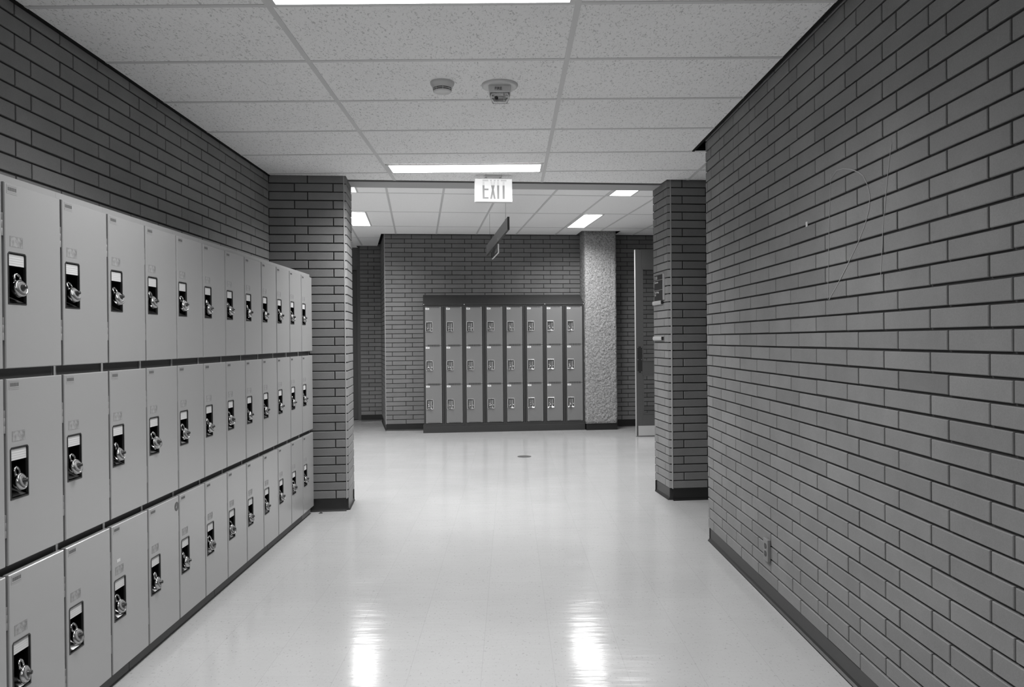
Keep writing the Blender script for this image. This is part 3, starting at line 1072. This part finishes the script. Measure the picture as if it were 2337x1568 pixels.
# ------------------------------------------------------------------ open glazed door on the right
dr = empty('door_1', far(3.506, -1.30)); dr.rotation_euler = (0, 0, FROT); struct(dr, 'grey glazed door standing open beyond the right brick pier')
DWd, DHd = 1.02, 2.595
b = MB()
st = 0.096
def dbox(a, c, m='doorpaint'):
    b.box((a[0], 0.0, a[1]), (c[0], 0.045, c[1]), m)
dbox((0.004, 0.012), (st, DHd)); dbox((DWd - st, 0.012), (DWd, DHd))
dbox((st, 2.332), (DWd - st, DHd)); dbox((st, 0.852), (DWd - st, 1.046)); dbox((st, 0.012), (DWd - st, 0.314))
for z0, z1 in ((1.046, 2.332), (0.314, 0.852)):      # glazing beads
    for a, c in (((st, z0), (st + 0.014, z1)), ((DWd - st - 0.014, z0), (DWd - st, z1)), ((st, z0), (DWd - st, z0 + 0.014)), ((st, z1 - 0.014), (DWd - st, z1))):
        b.box((a[0], -0.004, a[1]), (c[0], 0.049, c[1]), 'doorpaint')
b.build('door_leaf', dr, 0.002)
b = MB(); b.box((0.0, -0.001, 0.012), (0.005, 0.046, DHd), 'dooredge'); o = b.build('door_edge', dr); o['label'] = 'pale leading edge'
for z0, z1 in ((1.06, 2.318), (0.328, 0.838)):
    b = MB(); b.box((st + 0.012, 0.019, z0), (DWd - st - 0.012, 0.025, z1), 'glass'); b.build('glass_pane', dr)
b = MB(); b.box((0.022, -0.0015, 0.888), (0.090, 0.0, 1.252), 'rim')
for zz in (0.898, 1.07, 1.242):
    for xx in (0.030, 0.082):
        b.lathe([(0.004, 0), (0.003, 0.0015)], 'alu', Matrix.Translation((xx, -0.0015, zz)) @ Matrix.Rotation(math.radians(90), 4, 'X'), 8)
o = b.build('push_plate', dr)
b = MB(); b.box((0.028, -0.0015, 0.016), (DWd - 0.02, 0.0, 0.152), 'alu'); b.build('kick_plate', dr)

# ------------------------------------------------------------------ ceiling devices
sd = empty('smoke_detector', (-0.334, 3.990, H_NEAR)); tag(sd, 'small round white smoke detector on the ceiling left of the fire strobe', 'smoke detector')
b = MB()
b.lathe([(0.061, 0.0), (0.062, -0.004), (0.060, -0.014), (0.053, -0.020), (0.050, -0.030), (0.047, -0.032)], 'white', Matrix(), 40, True, False)
b.build('housing', sd)
b = MB()
b.lathe([(0.0445, -0.030), (0.0445, -0.046)], 'recept', Matrix(), 40, True, False); b.build('vent_ring', sd)
b = MB()
b.lathe([(0.049, -0.0365), (0.049, -0.0395), (0.044, -0.0395), (0.044, -0.0365), (0.049, -0.0365)], 'white', Matrix(), 40, True, False)
b.lathe([(0.0475, -0.0445), (0.047, -0.048), (0.040, -0.052), (0.0001, -0.0535)], 'white', Matrix(), 40, True, False)
for i in range(8):
    a = math.radians(45 * i + 8)
    b.tube([(0.046 * math.cos(a), 0.046 * math.sin(a), -0.031), (0.046 * math.cos(a), 0.046 * math.sin(a), -0.046)], 0.0016, 'white', 6)
b.build('sensor_cap', sd)

fs = empty('fire_strobe', (-0.040, 4.035, H_NEAR)); tag(fs, 'white ceiling fire alarm strobe marked FIRE with a clear lens', 'fire alarm')
b = MB()
b.lathe([(0.094, 0.0), (0.095, -0.004), (0.091, -0.012), (0.080, -0.014), (0.0001, -0.014)], 'white', Matrix(), 48, True, False)
b.build('base_plate', fs)
b = MB()
pr = [(-0.060, -0.012), (0.060, -0.012), (0.058, -0.055), (-0.058, -0.055)]
def rbox(mb, x0, x1, y0, y1, z0, z1, sx, m):
    # box tapering downward
    vs = [(x0, y0, z0), (x1, y0, z0), (x1, y1, z0), (x0, y1, z0), (x0 * sx, y0 * sx, z1), (x1 * sx, y0 * sx, z1), (x1 * sx, y1 * sx, z1), (x0 * sx, y1 * sx, z1)]
    mb.faces(vs, [(0, 1, 2, 3), (4, 7, 6, 5), (0, 4, 5, 1), (1, 5, 6, 2), (2, 6, 7, 3), (3, 7, 4, 0)], m)
rbox(b, -0.058, 0.058, -0.045, 0.045, -0.013, -0.050, 0.96, 'white')
b.build('housing', fs, 0.004)
b = MB()
text_mesh(b, 'FIRE', 0.0205, Matrix.Translation((-0.026, -0.0455, -0.0395)) @ Matrix.Rotation(math.radians(90), 4, 'X'), 'dial')
o = b.build('lettering', fs)
b = MB()
rbox(b, -0.054, 0.054, -0.041, 0.041, -0.0505, -0.092, 0.70, 'strobe')
b.build('clear_lens', fs, 0.006)
b = MB()
b.box((-0.048, -0.034, -0.0505), (0.048, 0.036, -0.053), 'bezel')
b.poly([(-0.044, 0.030, -0.056), (0.044, 0.030, -0.056), (0.030, 0.006, -0.086), (-0.030, 0.006, -0.086)], 'bezel')
b.tube([(-0.030, -0.006, -0.066), (0.030, -0.006, -0.066)], 0.005, 'white', 10)
b.box((0.018, -0.012, -0.084), (0.025, -0.002, -0.054), 'white')
b.lathe([(0.010, 0), (0.006, 0.006)], 'recept', Matrix.Translation((-0.018, -0.010, -0.070)) @ Matrix.Rotation(math.radians(90), 4, 'X'), 14)
b.build('flash_tube', fs)

# exit sign
es = empty('exit_sign', (-0.119, 6.238, 2.560)); es.rotation_euler = (0, 0, FROT)
tag(es, 'white lit EXIT sign hanging under the ceiling at the opening', 'exit sign')
b = MB()
w, h = 0.1515, 0.0945
b.box((-w, -0.004, -h), (w, 0.040, h), 'white')
b.build('housing', es, 0.008)
b = MB()
b.box((-w + 0.003, -0.0062, -h + 0.004), (w - 0.003, -0.0045, h - 0.003), 'exitwhite')
b.build('lit_face', es, 0.0006)
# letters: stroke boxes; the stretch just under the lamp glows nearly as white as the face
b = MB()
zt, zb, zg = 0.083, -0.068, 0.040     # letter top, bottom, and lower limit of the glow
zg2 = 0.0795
def stroke(pts):
    """convex polygon in x,z cut into top sliver, glowing band and grey rest"""
    def clip(poly, z, above):
        out = []
        n = len(poly)
        for i in range(n):
            a, c = poly[i], poly[(i + 1) % n]
            ina, inc = (a[1] >= z) == above, (c[1] >= z) == above
            if ina: out.append(a)
            if ina != inc:
                t_ = (z - a[1]) / (c[1] - a[1])
                out.append((a[0] + (c[0] - a[0]) * t_, z))
        return out
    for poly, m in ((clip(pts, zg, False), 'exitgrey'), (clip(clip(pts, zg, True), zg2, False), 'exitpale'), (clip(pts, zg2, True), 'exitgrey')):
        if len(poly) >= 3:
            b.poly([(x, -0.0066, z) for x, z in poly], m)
def sbox(x0, x1, z0, z1):
    stroke([(x0, z0), (x1, z0), (x1, z1), (x0, z1)])
px = 0.303 / 655.0
def X(zx): return (zx - 492) * px
sbox(X(300), X(334), zb, zt); sbox(X(334), X(403), zb, zb + 0.014); sbox(X(334), X(403), 0.0, 0.014); sbox(X(334), X(403), zt - 0.014, zt)
stroke([(X(430), zb), (X(462), zb), (X(530), zt), (X(498), zt)])
stroke([(X(494), zb), (X(527), zb), (X(462), zt), (X(430), zt)])
sbox(X(553), X(589), zb, zt)
sbox(X(648), X(683), zb, zt); sbox(X(617), X(717), zt - 0.014, zt)
b.build('lettering', es)
b = MB()
b.box((-0.068, -0.012, 0.108), (0.068, 0.048, 0.1235), 'white'); b.box((-0.05, 0.0, 0.094), (0.05, 0.036, 0.109), 'white')
b.build('ceiling_canopy', es, 0.004)

# ------------------------------------------------------------------ hanging direction board
bd_dir = Vector((-0.1184, 0.993, 0)).normalized()
p0 = Vector((-0.0125, 7.89, 0)); Lb = 2.43
rzb = math.atan2(bd_dir.y, bd_dir.x)
hb = empty('hanging_sign', (p0.x, p0.y, 2.481)); hb.rotation_euler = (0, 0, rzb)
tag(hb, 'long dark board hung edge-on by two wires below the hall ceiling', 'sign')
b = MB()
b.box((0, -0.020, 0), (Lb, 0.0, 0.129), 'board'); b.box((-0.001, -0.0205, -0.001), (0.003, 0.0005, 0.13), 'board_edge')
b.box((0.0, -0.0202, -0.002), (Lb, 0.0002, 0.0), 'board_edge')
b.build('board', hb)
for s_ in (0.24, 2.02):
    b = MB(); b.tube([(s_, -0.010, 0.128), (s_, -0.010, H_FAR - 2.481)], 0.0016, 'wire', 6); b.build('wire', hb)
    b = MB(); b.lathe([(0.004, 0.10), (0.012, 0.103), (0.004, 0.106)], 'wire', Matrix.Translation((s_, -0.010, 0.035)), 10); b.build('eyelet', hb)
b = MB()
def glyph(sx, z, w_, h_):
    b.box((sx, 0.0, z), (sx + w_, 0.0008, z + h_), 'signwhite')
glyph(0.93, 0.012, 0.03, 0.03); 
b.build('arrow_mark', hb)
hp = empty('hanging_plate', (p0.x + bd_dir.x * 0.93, p0.y + bd_dir.y * 0.93, 2.349)); hp.rotation_euler = (0, 0, rzb)
tag(hp, 'small dark white-edged plate hung beneath the long hanging board', 'sign')
b = MB(); b.box((0.006, -0.008, 0.006), (0.72, 0.0, 0.102), 'signblack'); b.build('panel', hp)
b = MB(); b.box((0, -0.011, 0), (0.006, 0.003, 0.102), 'acrylic'); b.box((0.006, -0.011, 0), (0.72, 0.003, 0.006), 'acrylic'); o = b.build('edge_trim', hp); o['label'] = 'white edge trim'
b = MB()
for sx, z, w_, h_ in ((0.03, 0.045, 0.035, 0.035), (0.13, 0.030, 0.02, 0.05), (0.17, 0.030, 0.02, 0.035), (0.21, 0.030, 0.03, 0.035), (0.26, 0.030, 0.02, 0.05), (0.30, 0.030, 0.03, 0.035), (0.38, 0.030, 0.015, 0.03)):
    b.box((sx, 0.0, z), (sx + w_, 0.0008, z + h_ * 0.35), 'signwhite'); b.box((sx, 0.0, z), (sx + w_ * 0.4, 0.0008, z + h_), 'signwhite')
b.build('lettering', hp)
b = MB()
for sx in (0.08, 0.60):
    b.tube([(sx, -0.004, 0.10), (sx, -0.004, 0.131)], 0.002, 'wire', 6)
b.build('hanger', hp)

# ------------------------------------------------------------------ signs on the right pier's inner face (faces -u)
# local: x = toward the camera along the face (-v), y = out of the face (-u), z up
def face_mx(v, z):
    o = far(2.664, v, z)
    ax = -EY; ay = -EX
    return Matrix(((ax.x, ay.x, 0, o.x), (ax.y, ay.y, 0, o.y), (0, 0, 1, o.z), (0, 0, 0, 1)))
rs = empty('room_sign'); rs.matrix_world = face_mx(-5.118, 1.690)
tag(rs, 'black room sign with white lettering on the right brick pier', 'sign')
b = MB(); b.box((0.0, 0.0, 0.0), (0.262, 0.010, 0.222), 'signblack')
for z in (0.176, 0.089):
    b.box((0.0, 0.0095, z), (0.262, 0.0105, z + 0.0022), 'alu')
b.build('panel', rs)
b = MB(); b.box((0.262, 0.0, 0.0), (0.280, 0.014, 0.222), 'alu'); o = b.build('edge_trim', rs); o['label'] = 'pale metal edge'
# x to the right as seen: seen from the opening, the right of the sign is toward the camera (+x local); text stands on y out
TM = Matrix(((1, 0, 0, 0), (0, 0, 1, 0.0106), (0, 1, 0, 0), (0, 0, 0, 1)))
b = MB()
def put(s, x, z, size):
    text_mesh(b, s, size, Matrix.Translation((x, 0, z)) @ TM, 'signwhite')
put('S118', 0.012, 0.186, 0.040)
put('Classroom', 0.012, 0.153, 0.024)
put('Your Parking', 0.012, 0.066, 0.024)
put('200', 0.012, 0.043, 0.024)
b.build('lettering', rs)
def rail(v, z, w_, label):
    r = empty('note_rail'); r.matrix_world = face_mx(v, z)
    tag(r, label, 'note rail', 'silver note rails on the right brick pier')
    b = MB()
    b.box((0.0, 0.0, 0.0), (w_, 0.020, 0.033), 'alu'); b.box((0.0, 0.02, 0.012), (w_, 0.023, 0.020), 'alu')
    b.build('channel', r, 0.002)
    b = MB(); b.box((w_, 0.0, 0.002), (w_ + 0.012, 0.019, 0.031), 'recept'); o = b.build('dark_end', r); o['label'] = 'dark end block'  # dark block at the rail's end nearest the camera
rail(-5.088, 1.655, 0.25, 'silver note rail directly under the black room sign')
rail(-5.095, 1.345, 0.25, 'silver note rail alone, well below the black room sign')

# ------------------------------------------------------------------ outlet on the right wall
ol = empty('wall_outlet', (XR, 3.998, 0.267)); tag(ol, 'duplex electrical outlet low on the right brick wall', 'outlet')
b = MB(); b.box((-0.016, -0.036, -0.057), (0.0, 0.036, 0.057), 'outletplate'); b.build('cover_plate', ol, 0.002)
for zz in (0.0195, -0.0195):
    b = MB()
    n = 24
    pts = []
    for i in range(n):
        a = 2 * math.pi * i / n
        pts.append((0.0165 * math.cos(a), max(-0.0135, min(0.0135, 0.0165 * math.sin(a)))))
    vs = [(-0.0175, y, z + zz) for y, z in pts] + [(-0.015, y, z + zz) for y, z in pts]
    b.faces(vs, [tuple(range(n))] + [(i, (i + 1) % n, n + (i + 1) % n, n + i) for i in range(n)], 'recept')
    for yy in (-0.006, 0.006):
        b.box((-0.0178, yy - 0.0009, zz - 0.003), (-0.0174, yy + 0.0009, zz + 0.006), 'outletplate')
    b.build('receptacle', ol)
b = MB(); b.lathe([(0.003, 0), (0.002, 0.0015)], 'steel', Matrix.Translation((-0.016, 0, 0)) @ Matrix.Rotation(math.radians(-90), 4, 'Y'), 10); b.build('screw', ol)

# chalk scribble on the right wall
ck = MB()
xs = XR - 0.0016
def chalk_line(pts, w_):
    for (y0, z0), (y1, z1) in zip(pts, pts[1:]):
        d = Vector((y1 - y0, z1 - z0)); d.normalize()
        nx, nz = -d.y * w_ / 2, d.x * w_ / 2
        ck.poly([(xs, y0 - nx, z0 - nz), (xs, y1 - nx, z1 - nz), (xs, y1 + nx, z1 + nz), (xs, y0 + nx, z0 + nz)], 'chalk')
chalk_line([(3.186, 2.029), (3.20, 1.90), (3.209, 1.80), (3.218, 1.66), (3.225, 1.518)], 0.0030)
chalk_line([(3.186, 2.010), (3.13, 2.032), (3.07, 2.026), (3.00, 2.008), (2.94, 1.985), (2.897, 1.962), (2.862, 1.920), (2.843, 1.877), (2.850, 1.83), (2.885, 1.775), (2.949, 1.712), (3.05, 1.632), (3.14, 1.565), (3.215, 1.515)], 0.0036)
chalk_line([(2.681, 2.029), (2.715, 1.90), (2.745, 1.75), (2.765, 1.571)], 0.0028)
ck.box((xs, 3.440, 1.852), (xs + 0.002, 3.460, 1.874), 'card')
wr = bpy.data.objects['wall_right']
ck.build('chalk_marks', wr)

# ------------------------------------------------------------------ floor drain and a scrap
fd = empty('floor_drain', (0.157, 9.04, 0)); tag(fd, 'round dark metal drain cover set in the floor before the grey lockers', 'floor drain')
b = MB(); b.lathe([(0.080, 0.0), (0.080, 0.002), (0.076, 0.003), (0.0001, 0.003)], 'drain', Matrix(), 40, False, False); b.build('cover', fd)
b = MB()
for i in range(4):
    a = math.radians(45 + 90 * i)
    b.lathe([(0.007, 0.003), (0.006, 0.0036)], 'recept', Matrix.Translation((0.055 * math.cos(a), 0.055 * math.sin(a), 0)), 10)
b.build('screw', fd)
b = MB()
b.faces([(-0.018, -0.010, 0.0), (0.015, -0.008, 0.001), (0.012, 0.012, 0.004), (-0.006, 0.010, 0.012), (0.0, 0.0, 0.016), (-0.012, 0.004, 0.0)], [(0, 1, 4), (1, 2, 4), (2, 3, 4), (3, 5, 4), (5, 0, 4), (0, 5, 3, 2, 1)], 'scrap')
o = b.build('floor_scrap'); o.location = (-1.508, 6.150, 0); tag(o, 'small dark scrap on the floor at the foot of the left brick pier', 'litter')
